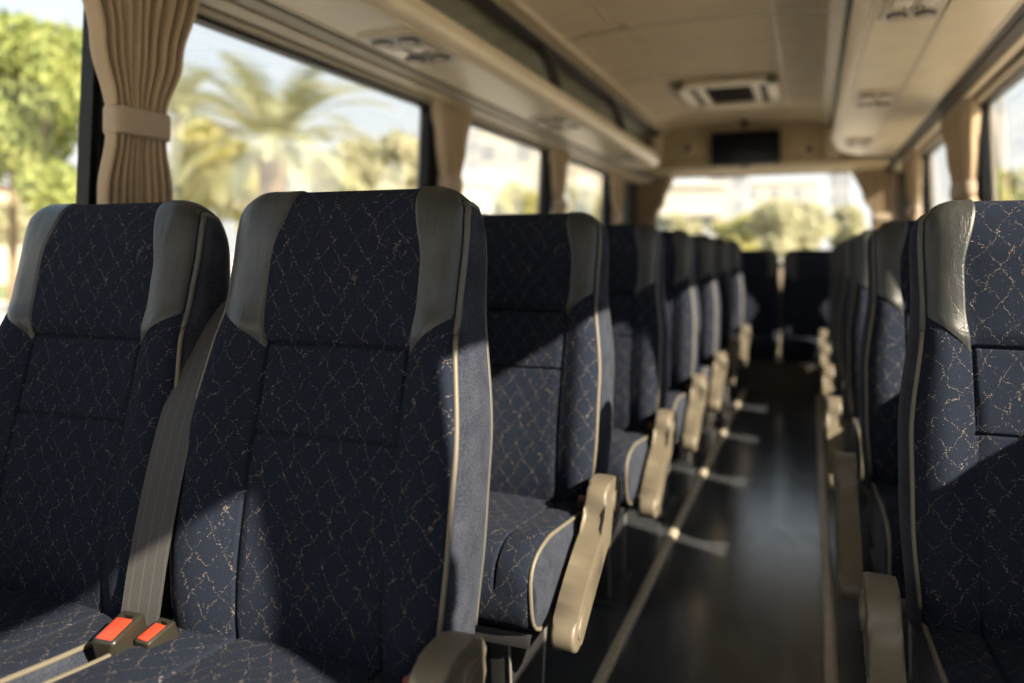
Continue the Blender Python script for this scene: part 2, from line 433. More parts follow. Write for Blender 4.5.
def make_wing(sg, parent):
    na, nb = 26, 64; V = []; U = []; Fc = []
    e1 = back_top + 26
    for b in range(nb):
        tb = b / (nb - 1); tb2 = tb
        for a in range(na):
            ta = a / (na - 1)
            zl = .893 + (.955 - .893) * (ta ** 0.8)
            f0 = fi_at_z(BACKPAD, zl, back_top)
            fi = f0 + (e1 - f0) * tb2
            z = BACKPAD.p[min(int(fi), NB - 1)].y
            back = fi > back_top
            xin = SEAM[sg] + .003 + .006 * sm(.90, .965, z) - (.022 * sm(1.03, 1.15, z) if not back else .022)
            hw = back_hw(fi, BACKPAD.p[min(int(fi), NB - 1)])
            xr = (xin + (hw * .985 - xin) * ta) / hw
            ed = min(ta, 1 - ta, tb, 1 - tb) * 14
            off = -.0004 + .0036 * math.sqrt(min(1, max(0, ed * 2.4))) + .003 * math.sin(PI * ta) * (1 - sm(1.06, 1.13, z))
            # soft creases in the hide
            wv = noise.noise(Vector((ta * 3.2 + sg * 7, tb * 9, 0.5))) * .0007 + noise.noise(Vector((ta * 9, tb * 22 + sg * 3, 3.5))) * .0004
            off += wv * min(1, ed / 3)
            off *= 1 - sm(.80, 1.0, tb); q = BACKPAD.at(fi, sg * xr, off); V.append(q); U.append((q.x, q.z))
    for b in range(nb - 1):
        for a in range(na - 1):
            k = b * na + a; Fc.append((k, k + 1, k + na + 1, k + na))
    return mesh('headrest_wing', V, Fc, LEA, parent, uvs=U)

ARM_PTS = [(.050, .505), (.045, .535), (.015, .552), (-.040, .556), (-.085, .547), (-.100, .524), (-.102, .496), (-.125, .472), (-.175, .452), (-.230, .424), (-.280, .394),
           (-.322, .362), (-.345, .338), (-.343, .312), (-.322, .297), (-.292, .300), (-.235, .332), (-.165, .372), (-.090, .412), (-.010, .436), (.040, .458)]
ARM_PTS = [(y, z - .018) for y, z in ARM_PTS]
def make_seat(name, arm=0, feet=True, belt=False):
    """arm: +1 armrest on the +x side, -1 on the -x side, 0 none"""
    root = empty(name, (0, 0, 0))
    xs = xs_for(.232)
    V, Fc, U = pad_mesh(BACKPAD, xs, [fi_at_z(BACKPAD, .905, back_top), fi_at_z(BACKPAD, .765, back_top)])
    mesh('backrest', V, Fc, FAB, root, uvs=U)
    for sg in (-1, 1):
        V, Fc, U = side_mesh(BACKPAD, sg, back_top, 0, NB, .016)
        mesh('side_panel', V, Fc, VEL, root, uvs=U)
        pts = [BACKPAD.at(i, sg, .001) + Vector((sg * .001, 0, 0)) for i in range(6, NB - 2, 2)]
        cut = next(k for k, p in enumerate(pts) if p.z > .925)
        V, Fc = tube(pts[:cut + 1], .0044, 8); mesh('piping', V, Fc, PIPE, root)
        V, Fc = tube(pts[cut:], .0058, 8); mesh('headrest_piping', V, Fc, DPIPE, root)['label'] = 'dark grey piping round the headrest'
        make_wing(sg, root)
    cu = CUSHPAD
    xs = xs_for(.23)
    V, Fc, U = pad_mesh(cu, xs); cush = mesh('seat_cushion', V, Fc, FAB, root, uvs=U)
    for sg in (-1, 1):
        V, Fc, U = side_mesh(cu, sg, cush_nose, 0, NC, .012)
        mesh('cushion_gusset', V, Fc, VEL, cush, uvs=U)
        pts = [cu.at(i, sg, .003) for i in range(36, NC, 2)]
        V, Fc = tube(pts, .0044, 8); mesh('cushion_piping', V, Fc, PIPE, cush)
    bm = bmesh.new()
    add_box(bm, (0, -.13, .288), (.42, .40, .034), .008)
    add_box(bm, (0, .10, .39), (.40, .05, .16), .01)
    from_bm('seat_frame', bm, BLACKM, root)
    if feet:
        sides = (1, -1)
        for sg in sides:
            bm = bmesh.new()
            add_prism(bm, [(-.30, .275), (-.06, .275), (-.10, .012), (-.28, .012)], 'x', sg * .135 - .022, sg * .135 + .022, .004)
            add_box(bm, (sg * .135, -.190, .007), (.09, .26, .014), .003)
            lg = from_bm('leg', bm, BLACKM, root)
            for y0, y1 in ((-.301, -.281), (-.061, -.101)):
                bm = bmesh.new(); add_cyl(bm, (sg * .157, y0, .272), (sg * .157, y1, .014), .0035, n=8)
                from_bm('leg_edge', bm, STEEL, lg)
    if arm:
        cx = arm * (.282 if arm > 0 else .300)
        bm = bmesh.new()
        pts = [(p.x, p.y) for p in spline(ARM_PTS + [ARM_PTS[0]], 72)[:-1]]
        add_prism(bm, pts, 'x', cx - .024, cx + .024, .008, 3)
        a = from_bm('armrest', bm, ARM, root, auto=50)
        bm = bmesh.new()
        add_cyl(bm, (cx + arm * .020, -.005, .478), (cx + arm * .0285, -.005, .478), .033, .031, 32)
        add_cyl(bm, (cx + arm * .020, -.005, .478), (cx + arm * .0305, -.005, .478), .020, .019, 32)
        from_bm('pivot_cap', bm, ARM, a)
        bm = bmesh.new()
        pl = [(p.x, p.y) for p in spline([(-.13, .432), (-.21, .402), (-.28, .358), (-.322, .318), (-.30, .300), (-.22, .340), (-.14, .390), (-.13, .432)], 40)[:-1]]
        add_prism(bm, pl, 'x', cx + arm * .020, cx + arm * .0275, .003, 2)
        from_bm('armrest_inlay', bm, ARM, a, auto=50)
        if belt:
            bm = bmesh.new()
            add_box(bm, (arm * .236, -.035, .462), (.020, .032, .06), .006, Matrix.Rotation(.35, 3, 'X'))
            b = from_bm('belt_buckle', bm, BUCK, root)
            bm = bmesh.new()
            add_box(bm, (arm * .236, -.047, .489), (.013, .010, .016), .003, Matrix.Rotation(.35, 3, 'X'))
            from_bm('release_button', bm, DRED, b)['label'] = 'small dull red release button'
    return root

# ------------------------------------------------------------------ seats
PITCH = 0.82
XA, XW, XB = -.728, -1.258, .372
Y0A, Y0B = .95, 1.39
SEAM = {-1: .110, 1: .150}; sp = make_seat('passenger_seat', 1, belt=True)
SEAM = {-1: .120, 1: .142}; wp = make_seat('passenger_seat', 0)
SEAM = {-1: .150, 1: .110}; rp = make_seat('passenger_seat', -1)
ordn = ['', 'second', 'third', 'fourth', 'fifth', 'sixth', 'seventh']
row_obj = {}
for k in range(7):
    o = sp if k == 0 else copy_tree(sp); o.location = (XA, Y0A + PITCH * k, 0)
    if k == 0: lab = 'large navy patterned aisle seat in the left foreground, belt buckle at its left'
    elif k == 6: lab = 'last aisle seat of the left block, standing just ahead of the rear bench'
    else: lab = 'navy patterned aisle seat with beige armrest, %s from the front in the left block' % ordn[k]
    tag(o, lab, 'seat', 'aisle seats of the left block'); row_obj['A', k] = o
for k in range(7):
    o = wp if k == 0 else copy_tree(wp); o.location = (XW, Y0A + PITCH * k, 0); o.scale = (1, 1, .992)
    if k == 0: lab = 'navy window seat at far left with a grey belt across its edge'
    else: lab = 'navy window seat beside the %s aisle seat of the left block' % ordn[k]
    tag(o, lab, 'seat', 'window seats of the left block'); row_obj['W', k] = o
for k in range(6):
    o = rp if k == 0 else copy_tree(rp); o.location = (XB + (.030, .010, .002, 0, 0, 0)[k], (1.39, 2.22, 3.08, 3.96, 4.86, 5.80)[k], 0); o.scale = (1, 1, .988)
    if k == 0: lab = 'large navy patterned single seat in the right foreground, cut by the picture edge'
    elif k == 5: lab = 'last single seat of the right row, just ahead of the rear bench'
    else: lab = 'navy single seat with beige armrest, %s from the front in the right row' % ordn[k]
    tag(o, lab, 'seat', 'single seats of the right row')

# belt and buckles between the two front left seats (parts of those seats)
def belt_strap(root):
    path = spline([(-.985, 1.200, 1.00), (-1.004, 1.110, .92), (-.995, 1.04, .82), (-.983, .990, .725), (-.984, .952, .58), (-.992, .935, .45)], 60)
    V = []; U = []; Fc = []; w = .035
    for i, p in enumerate(path):
        t = (path[min(i + 1, 59)] - path[max(i - 1, 0)]).normalized()
        ax = Vector((1, .15, .12)); ax = (ax - t * ax.dot(t)).normalized(); nm = ax.cross(t).normalized()
        ww = w * (0.72 + 0.28 * sm(0, 25, i))
        for j, (a, b) in enumerate([(-1, -1), (-.96, 1), (0, 1.3), (.96, 1), (1, -1), (0, -1.2)]):
            V.append(p + ax * (a * ww) + nm * (b * .0012)); U.append((a * ww + .05, i * .01))
    for i in range(59):
        for j in range(6): Fc.append((i * 6 + j, i * 6 + (j + 1) % 6, (i + 1) * 6 + (j + 1) % 6, (i + 1) * 6 + j))
    V = [v - Vector(root.location) for v in V]
    o = mesh('seat_belt', V, Fc, WEB, root, uvs=U, auto=50); o['label'] = 'grey woven belt strap'
def buckle(root, loc, sc, rot, lab):
    loc = Vector(loc) - Vector(root.location)
    bm = bmesh.new()
    w, d, h = .038 * sc, .060 * sc, .084 * sc
    add_box(bm, (0, 0, 0), (w, d, h), .007 * sc, seg=3)
    # open top: push a slot into the upper face
    bmesh.ops.transform(bm, matrix=Matrix.Shear('XY', 4, (0, 0)) if False else Matrix.Identity(4), verts=bm.verts)
    top = max(bm.faces, key=lambda f: f.calc_center_median().z * 10 + f.calc_area())
    r = bmesh.ops.inset_region(bm, faces=[top], thickness=.004 * sc)
    ext = bmesh.ops.extrude_face_region(bm, geom=[top])
    vs = [v for v in ext['geom'] if isinstance(v, bmesh.types.BMVert)]
    bmesh.ops.delete(bm, geom=[top], context='FACES_ONLY')
    bmesh.ops.translate(bm, vec=(0, 0, -.012 * sc), verts=vs)
    M = Matrix.Translation(loc) @ rot.to_4x4()
    bmesh.ops.transform(bm, matrix=M, verts=bm.verts)
    b = from_bm('belt_buckle', bm, BUCK, root, auto=35)
    if lab: b['label'] = lab
    bm = bmesh.new()
    add_box(bm, (.000 * sc, -.006 * sc, h / 2 - .006 * sc), (w * .70, d * .66, .014 * sc), .003 * sc)
    bmesh.ops.transform(bm, matrix=M, verts=bm.verts)
    from_bm('release_button', bm, RED, b)['label'] = 'bright red release button'
# rear bench of five seats
YR = 6.62
bench = None
for k, x in enumerate((-1.415, -.945, -.475, -.005, .465)):
    o = copy_tree(wp); o.location = (x, YR, -.07); o.scale = (.92, 1, 1)
    for ch in list(o.children):
        if ch.name.startswith('leg'):
            for g in list(ch.children): bpy.data.objects.remove(g)
            bpy.data.objects.remove(ch)
    lab = ['rear bench seat in the left back corner', 'rear bench seat hidden behind the left block, second from the left',
           'shaded rear bench seat at the end of the aisle, left of its centre gap', 'sunlit rear bench seat at the end of the aisle, right of its centre gap',
           'rear bench seat in the right back corner'][k]
    tag(o, lab, 'seat', 'rear bench seats')
bm = bmesh.new()
add_prism(bm, [(YR - .40, 0.0), (YR - .37, .06), (YR - .36, .21), (YR + .30, .21), (YR + .30, 0.0)], 'x', -1.62, .70, .006)
tag(from_bm('bench_base', bm, BROWN), 'dark brown plinth carrying the rear bench at the aisle end', 'bench base')

belt_strap(row_obj['W', 0])
RX = Matrix.Rotation(math.radians(16), 3, 'X'); RZ = Matrix.Rotation(math.radians(4), 3, 'Z')
buckle(row_obj['W', 0], (-.972, .892, .452), 1.12, RZ @ RX, 'dark belt buckle beside the window seat')
buckle(row_obj['A', 0], (-.928, .918, .446), .88, Matrix.Rotation(math.radians(-6), 3, 'Z') @ RX, 'smaller dark belt buckle')

# ------------------------------------------------------------------ shell of the bus
YF, YE = -1.9, 7.7
def WX(side, z):                     # inner wall surface, leaning in towards the roof
    return (-1.665 + .055 * (z - 0.9)) if side < 0 else (.775 - .040 * (z - 0.9))
def wall_piece(bm, side, y0, y1, z0, z1, t0=0.0, t1=.06, bev=0):
    s = -1 if side < 0 else 1
    pts = [(WX(side, z0) + s * t0, z0), (WX(side, z1) + s * t0, z1), (WX(side, z1) + s * t1, z1), (WX(side, z0) + s * t1, z0)]
    add_prism(bm, pts, 'y', y0, y1, bev)
LP = [(-.42, -.34), (1.425, 1.500), (3.19, 3.28), (4.88, 4.97), (6.52, 7.56)]
RP = [(-.62, -.54), (.365, .43), (2.13, 2.21), (4.26, 4.34), (6.26, 6.34)]  # second right pillar is out of view, added with its curtain to block sun
SILL = {-1: .86, 1: .68}; TOP = {-1: 1.735, 1: 1.765}  # right sill is unseen, set low so sun stripes reach the floor
wn = [0]; HIGH = 1.03            # unseen front right sills, raised to shade the lower right front seat
def window(side, y0, y1):
    """rubber frame with rounded corners and its pane, leaning with the wall"""
    wn[0] += 1
    s = -1 if side < 0 else 1; z0, z1 = SILL[side], TOP[side]
    if side > 0 and y0 < 2.1: z0 = HIGH
    root = bpy.data.objects.new('window_%d' % wn[0], None); link(root); struct(root)
    def ring(ins, r, n=7):
        a0, a1, b0, b1 = y0 + ins, y1 - ins, z0 + ins, z1 - ins; P = []
        for cy, cz, st in ((a1 - r, b1 - r, 0), (a0 + r, b1 - r, 90), (a0 + r, b0 + r, 180), (a1 - r, b0 + r, 270)):
            for k in range(n):
                an = math.radians(st + 90 * k / (n - 1)); P.append((cy + r * math.cos(an), cz + r * math.sin(an)))
        return P
    O, I = ring(-.004, .03), ring(.022, .045); n = len(O)
    V = []; Fc = []
    for P, x in ((O, -.004), (I, -.004), (I, .038), (O, .038)):
        for y, z in P: V.append((WX(side, z) + s * x, y, z))
    for k in range(n):
        j = (k + 1) % n
        for a in range(4):
            b = (a + 1) % 4; Fc.append((a * n + k, a * n + j, b * n + j, b * n + k))
    fr = mesh('window_frame', V, Fc, RUB, root, smooth=False)
    P = ring(.019, .045); V = [(WX(side, z) + s * .022, y, z) for y, z in P] + [(WX(side, z) + s * .026, y, z) for y, z in P]
    Fc = [tuple(range(n)), tuple(range(n, 2 * n))[::-1]] + [(k, (k + 1) % n, n + (k + 1) % n, n + k) for k in range(n)]
    mesh('window_pane', V, Fc, GLA, root, smooth=False)
for side, PL, nm in ((-1, LP, 'wall_left'), (1, RP, 'wall_right')):
    bm = bmesh.new()
    wall_piece(bm, side, YF, YE, -.05, SILL[side]); wall_piece(bm, side, YF, YE, TOP[side], 2.16)
    for a, b in PL: wall_piece(bm, side, a, b, SILL[side], TOP[side])
    if side > 0: wall_piece(bm, side, YF, 2.13, SILL[side], HIGH)
    wall_piece(bm, side, YF, YF + .08, SILL[side], TOP[side]); wall_piece(bm, side, YE - .12, YE, SILL[side], TOP[side])
    struct(from_bm(nm, bm, WALLM))
    edges = [YF + .08] + [q for p in PL for q in p] + [YE - .12]
    for a, b in zip(edges[0::2], edges[1::2]):
        if b - a > .2: window(side, a, b)
    bm = bmesh.new()
    for a, b in PL: wall_piece(bm, side, a - .004, b + .004, SILL[side], TOP[side], -.014, -.002, .003)
    struct(from_bm('trim_%d' % (1 if side < 0 else 2), bm, RUB))
    # sill ledge
    s = -1 if side < 0 else 1; x0 = WX(side, SILL[side])
    bm = bmesh.new()
    add_prism(bm, [(x0, SILL[side] - .05), (x0 - s * .035, SILL[side] - .045), (x0 - s * .035, SILL[side] - .022), (x0, SILL[side] - .012)], 'y', YF, YE - .02, .004)
    struct(from_bm('trim_%d' % (3 if side < 0 else 4), bm, DKPLA))

# floor
bm = bmesh.new(); add_box(bm, (-.445, (YF + YE) / 2, -.03), (2.5, YE - YF, .06)); struct(from_bm('floor', bm, FLO, smooth=False))
for i, x in ((5, -.485), (6, .045)):
    bm = bmesh.new()
    add_prism(bm, [(x - .016, 0), (x - .013, .010), (x - .006, .012), (x + .006, .012), (x + .013, .010), (x + .016, 0)], 'y', YF + .1, YR - .40)
    struct(from_bm('trim_%d' % i, bm, ALU, smooth=False))

# ceiling: arched headliner in panels
CXL, CXR, CZE, CZC = -1.23, .125, 2.135, 2.185
def cz(x):
    t = (x - CXL) / (CXR - CXL) * 2 - 1
    return CZE + (CZC - CZE) * (1 - t ** 4 * .6 - t * t * .4)
seams = [1.20, 2.50, 3.83, 4.95, 6.50]
V = []; Fc = []; ys = []
y = YF
ys = [YF + (7.06 - YF) * k / 180 for k in range(181)]
ys = sorted(set(ys + [s + d for s in seams for d in (-.012, -.006, -.003, 0, .003, .006, .012)]))
nx = 41
for y in ys:
    g = max(math.exp(-((y - s) / .006) ** 2) for s in seams)
    for j in range(nx):
        x = CXL + (CXR - CXL) * j / (nx - 1)
        gl = 0
        V.append((x, y, cz(x) + .012 * g))
for i in range(len(ys) - 1):
    for j in range(nx - 1):
        a = i * nx + j; Fc.append((a, a + 1, a + nx + 1, a + nx))
n0 = len(V)
bmc = bmesh.new()
ce = mesh('ceiling', V, Fc, CEIL, fix=True); struct(ce)
sol = ce.modifiers.new('thick', 'SOLIDIFY'); sol.thickness = .03; sol.offset = -1 if ce.data.polygons[0].normal.z < 0 else 1
# outer roof skin
bm = bmesh.new()
add_prism(bm, [(-1.68, 2.12), (-1.4, 2.30), (-.45, 2.36), (.5, 2.30), (.80, 2.12), (.80, 2.16), (.5, 2.36), (-.45, 2.42), (-1.4, 2.36), (-1.68, 2.16)], 'y', YF - .3, YE + .05)
struct(from_bm('trim_7', bm, TRIM, smooth=False))
for i, y in enumerate(seams):
    for d0, d1, nm, mt in ((-.020, .000, 'trim_%d' % (40 + 2 * i), TRIM), (.000, .012, 'trim_%d' % (41 + 2 * i), DARKGAP)):
        V = []; Fc = []
        for j in range(nx):
            x = CXL + (CXR - CXL) * j / (nx - 1); z = cz(x)
            for yy, dz in ((d0, -.005), (d1, -.005), (d1, .004), (d0, .004)): V.append((x, y + yy, z + dz))
        for j in range(nx - 1):
            for a in range(4): Fc.append((j * 4 + a, j * 4 + (a + 1) % 4, j * 4 + 4 + (a + 1) % 4, j * 4 + 4 + a))
        Fc.append((0, 1, 2, 3)); k = (nx - 1) * 4; Fc.append((k + 3, k + 2, k + 1, k))
        struct(mesh(nm, V, Fc, mt, smooth=False))
# longitudinal strips and dark rails at the ceiling's edges
bm = bmesh.new()
add_prism(bm, [(CXL - .03, CZE - .014), (CXL + .045, CZE - .010), (CXL + .055, CZE + .02), (CXL - .03, CZE + .03)], 'y', YF, 7.02, .004)
struct(from_bm('trim_8', bm, TRIM))
bm = bmesh.new()
add_prism(bm, [(CXL - .075, CZE - .050), (CXL - .030, CZE - .022), (CXL - .020, CZE + .03), (CXL - .075, CZE + .03)], 'y', YF, 7.02, .004)
struct(from_bm('trim_9', bm, DARKGAP))
bm = bmesh.new()
add_prism(bm, [(CXR - .050, CZE - .006), (CXR + .010, CZE - .026), (CXR + .015, CZE + .03), (CXR - .05, CZE + .03)], 'y', YF, 7.02, .004)
struct(from_bm('trim_10', bm, TRIM))
bm = bmesh.new()
add_prism(bm, [(CXR + .010, CZE - .040), (CXR + .055, CZE - .060), (CXR + .06, CZE + .03), (CXR + .01, CZE + .03)], 'y', YF, 7.02, .004)
struct(from_bm('trim_11', bm, DARKGAP))
# long seam strips on the headliner
for i, x in ((12, -.92), (13, -.17)):
    bm = bmesh.new(); z = cz(x)
    add_prism(bm, [(x - .008, z - .004), (x + .008, z - .004), (x + .010, z + .01), (x - .010, z + .01)], 'y', YF, 7.0)
    struct(from_bm('trim_%d' % i, bm, TRIM))

# ------------------------------------------------------------------ luggage racks
RY0, RY1 = -1.5, 6.62
def sweep(sections, mat, name, parent, auto=40):
    """loft between (y, closed outline in x,z)"""
    V = []; Fc = []; n = len(sections[0][1])
    for y, P in sections:
        V += [(p[0], y, p[1]) for p in P]
    for i in range(len(sections) - 1):
        for k in range(n):
            a = i * n + k; b = i * n + (k + 1) % n; Fc.append((a, b, b + n, a + n))
    Fc.append(tuple(range(n))[::-1]); Fc.append(tuple((len(sections) - 1) * n + k for k in range(n)))
    return mesh(name, V, Fc, mat, parent, auto=auto)
def rack(side):
    if side < 0:
        lab = 'long beige overhead luggage rack above the left windows'
        xo, z0 = -1.605, 1.750
        P = [(-1.405, 1.750), (-1.165, 1.750), (-1.140, 1.754), (-1.124, 1.766), (-1.114, 1.788), (-1.118, 1.815), (-1.132, 1.840), (-1.150, 1.852), (-1.168, 1.846), (-1.178, 1.825), (-1.190, 1.795), (-1.405, 1.785)]
        piv = -1.50
    else:
        lab = 'wide beige overhead luggage rack above the right windows'
        P = [(.585, 1.800), (.195, 1.800), (.172, 1.806), (.155, 1.822), (.135, 1.850), (.126, 1.872), (.130, 1.892), (.146, 1.902), (.162, 1.895), (.175, 1.870), (.200, 1.835), (.585, 1.835)]
        piv = .66
    root = empty('luggage_rack', ((P[0][0] + P[1][0]) / 2, 2.5, P[0][1]), lab, 'luggage rack')
    off = Vector(root.location)
    sec = []
    yy = [RY0, 0, 1.5, 3, 4.5, 5.6] + [5.9 + .72 * math.sin(k / 10 * PI / 2) for k in range(11)]
    for y in yy:
        q = max(0, (y - 5.9) / .72); f = math.sqrt(max(0, 1 - q ** 2.6)) * .94 + .06
        sec.append((y - off.y, [(piv + (p[0] - piv) * f - off.x, p[1] + (.03 if side < 0 else .0) * (1 - f) - off.z) for p in P]))
    sweep(sec, RACK, 'rack_shelf', root, 60)
    # lining behind the opening
    if side < 0:
        L = [(-1.62, 1.775), (-1.60, 1.95), (-1.50, 2.07), (-1.30, 2.125), (-1.26, 2.128), (-1.26, 2.15), (-1.52, 2.10), (-1.63, 1.97), (-1.645, 1.775)]
    else:
        L = [(.735, 1.80), (.71, 1.96), (.60, 2.07), (.35, 2.11), (.18, 2.115), (.18, 2.14), (.62, 2.10), (.735, 1.98), (.755, 1.80)]
    bm = bmesh.new(); add_prism(bm, [(a - off.x, b - off.z) for a, b in L], 'y', RY0 - off.y, 6.98 - off.y)
    from_bm('rack_lining', bm, RACKIN, root, auto=50)
    # upright dividers across the opening
    for y in (.35, 2.05, 3.75, 5.2):
        bm = bmesh.new()
        if side < 0: D = [(-1.18, 1.80), (-1.165, 1.86), (-1.20, 1.98), (-1.255, 2.09), (-1.28, 2.12), (-1.32, 2.11), (-1.27, 2.02), (-1.235, 1.93), (-1.23, 1.80)]
        else: D = [(.18, 1.84), (.165, 1.90), (.165, 2.0), (.18, 2.10), (.24, 2.11), (.22, 2.0), (.22, 1.84)]
        add_prism(bm, [(a - off.x, b - off.z) for a, b in D], 'y', y - .018 - off.y, y + .018 - off.y, .004)
        from_bm('divider', bm, DKPLA, root)
    # raised edge beads along the lip
    beads = [(-1.118, 1.800), (-1.158, 1.749), (-1.395, 1.749)] if side < 0 else [(.170, 1.804), (.385, 1.799), (.580, 1.799)]
    for x, z in beads:
        bm = bmesh.new(); add_box(bm, (x - off.x, (RY0 + 5.9) / 2 - off.y, z - off.z), (.010, 5.9 - RY0, .006), .002)
        from_bm('edge_bead', bm, ALU if side > 0 else TRIM, root)
    return root
rack(-1); rack(1)

# valance mouldings between window heads and racks
def long_bar(name, P, mat, y0=YF, y1=YE - .05, bev=.003):
    bm = bmesh.new(); add_prism(bm, P, 'y', y0, y1, bev); struct(from_bm(name, bm, mat))
long_bar('trim_14', [(-1.425, 1.752), (-1.400, 1.752), (-1.400, 1.775), (-1.425, 1.775)], DARKGAP)
long_bar('trim_15', [(-1.475, 1.742), (-1.430, 1.748), (-1.430, 1.790), (-1.475, 1.790)], TRIM2)
long_bar('trim_16', [(-1.505, 1.760), (-1.478, 1.760), (-1.478, 1.79), (-1.505, 1.79)], DARKGAP)
long_bar('trim_17', [(-1.560, 1.738), (-1.508, 1.744), (-1.508, 1.79), (-1.560, 1.79)], TRIM)
long_bar('trim_18', [(-1.588, 1.752), (-1.563, 1.752), (-1.563, 1.79), (-1.588, 1.79)], DARKGAP)
long_bar('trim_19', [(-1.635, 1.722), (-1.592, 1.730), (-1.592, 1.79), (-1.635, 1.79)], TRIM2)
long_bar('trim_20', [(.612, 1.795), (.588, 1.795), (.588, 1.83), (.612, 1.83)], DARKGAP)
long_bar('trim_21', [(.655, 1.782), (.615, 1.790), (.615, 1.83), (.655, 1.83)], DKPLA)
long_bar('trim_22', [(.690, 1.776), (.658, 1.780), (.658, 1.83), (.690, 1.83)], TRIM)
long_bar('trim_23', [(.708, 1.785), (.692, 1.785), (.692, 1.83), (.708, 1.83)], DARKGAP)
long_bar('trim_24', [(.752, 1.748), (.710, 1.758), (.710, 1.83), (.752, 1.83)], TRIM2)

# ------------------------------------------------------------------ service panels in the racks
def service_panel(x, y, z, w, l, lab, grp):
    r = empty('reading_light_panel', (x, y, z), lab, 'light panel', grp)
    bm = bmesh.new(); add_box(bm, (0, 0, -.004), (w, l, .014), .005); from_bm('panel_plate', bm, PLATE, r)
    for sy in (-.30, .30):
        for sx in (-.24, .24):
            bm = bmesh.new()
            add_cyl(bm, (sx * w, sy * l, -.008), (sx * w, sy * l, -.017), w * .20, w * .18, 24)
            nz = from_bm('air_nozzle', bm, DKPLA, r)
            bm = bmesh.new(); add_box(bm, (sx * w, sy * l, -.018), (w * .22, .008, .008), .002); from_bm('nozzle_vane', bm, ALU, nz)
    bm = bmesh.new()
    for sx in (-.22, .22): add_box(bm, (sx * w, 0, -.012), (w * .30, l * .16, .010), .003)
    from_bm('lamp_lens', bm, LENS, r)
    bm = bmesh.new()
    for k in range(4): add_box(bm, ((k - 1.5) * w * .1, l * .135, -.012), (w * .045, l * .03, .006), .001)
    from_bm('speaker_grille', bm, DARKGAP, r)
for y, q in ((2.34, 'nearest'), (3.95, 'middle'), (5.45, 'farthest')):
    service_panel(-1.262, y, 1.750, .20, .38, 'panel of lamps and air nozzles under the left rack, %s of its three' % q, 'light panels under the left rack')
for y, q in ((2.56, 'nearest'), (4.12, 'middle'), (5.72, 'farthest')):
    service_panel(.285, y, 1.800, .165, .40, 'panel of lamps and air nozzles under the right rack, %s of its three' % q, 'light panels under the right rack')

# ------------------------------------------------------------------ rear wall, header, screen, hatch
HY = 7.0
bm = bmesh.new()
add_box(bm, (-.445, YE + .03, .45), (2.5, .06, 1.0)); add_box(bm, (-.445, YE + .03, 2.02), (2.5, .06, .42))
add_box(bm, (-1.60, YE + .03, 1.38), (.16, .06, .9)); add_box(bm, (.68, YE + .03, 1.38), (.16, .06, .9))
struct(from_bm('wall_back', bm, WALLM, smooth=False))
root = bpy.data.objects.new('window_%d' % (wn[0] + 1), None); link(root); struct(root)
def rr(x0, x1, z0, z1, r, n=7):
    P = []
    for cx, cz_, st in ((x1 - r, z1 - r, 0), (x0 + r, z1 - r, 90), (x0 + r, z0 + r, 180), (x1 - r, z0 + r, 270)):
        for k in range(n):
            an = math.radians(st + 90 * k / (n - 1)); P.append((cx + r * math.cos(an), cz_ + r * math.sin(an)))
    return P
O, I = rr(-1.53, .61, .94, 1.82, .05), rr(-1.50, .58, .97, 1.79, .06); n = len(O)
V = [(x, YE + d, z) for P, d in ((O, -.01), (I, -.01), (I, .04), (O, .04)) for x, z in P]; Fc = []
for k in range(n):
    for a in range(4): Fc.append((a * n + k, a * n + (k + 1) % n, ((a + 1) % 4) * n + (k + 1) % n, ((a + 1) % 4) * n + k))
mesh('window_frame', V, Fc, RUB, root, smooth=False)
bm = bmesh.new(); add_prism(bm, rr(-1.505, .585, .965, 1.795, .06), 'y', YE + .020, YE + .025); from_bm('window_pane', bm, GLA, root, smooth=False)
# header box over the rear window
bm = bmesh.new()
add_prism(bm, [(HY + .02, 2.20), (HY, 2.13), (HY, 1.875), (HY - .02, 1.862), (HY - .02, 1.815), (HY + .01, 1.80), (YE, 1.80), (YE, 2.20)], 'x', -1.62, .745, .004)
struct(from_bm('trim_25', bm, HEAD))
for i, x in ((26, -1.30), (27, .16)):
    bm = bmesh.new(); add_box(bm, (x, HY - .02, 2.0), (.10, .06, .30), .02, seg=3); struct(from_bm('trim_%d' % i, bm, TRIM))
sx, sz = -.535, 1.955
tv = empty('television', (sx, HY, sz), 'flat black television screen mounted above the rear window', 'television')
bm = bmesh.new(); add_box(bm, (0, -.038, 0), (.58, .045, .30), .006); from_bm('screen_housing', bm, DKPLA, tv)
bm = bmesh.new(); add_box(bm, (0, -.062, .004), (.555, .004, .270), .001); from_bm('screen', bm, SCREEN, tv)
bm = bmesh.new(); add_box(bm, (0, -.010, 0), (.2, .02, .14), .003); from_bm('wall_bracket', bm, BLACKM, tv)
bm = bmesh.new(); add_box(bm, (0, -.04, -.158), (.07, .03, .022), .004); from_bm('sensor_bar', bm, DKPLA, tv)
for x, z, lab in ((-1.02, 1.98, 'small round speaker on the rear header, left of the screen'), (-.02, 1.93, 'small round speaker on the rear header, right of the screen')):
    s = empty('speaker', (x, HY, z), lab, 'speaker')
    bm = bmesh.new(); add_cyl(bm, (0, 0, 0), (0, -.015, 0), .048, .044, 28); from_bm('speaker_rim', bm, TRIM, s)
    bm = bmesh.new(); add_cyl(bm, (0, -.012, 0), (0, -.018, 0), .034, .030, 28); from_bm('speaker_grille', bm, DARKGAP, s)
cam_d = empty('dome_sensor', (-.535, 6.86, 2.16), 'small dark dome on the ceiling above the television', 'sensor')
bm = bmesh.new(); add_cyl(bm, (0, 0, .02), (0, 0, -.012), .035, .032, 24); from_bm('dome_base', bm, DKPLA, cam_d)
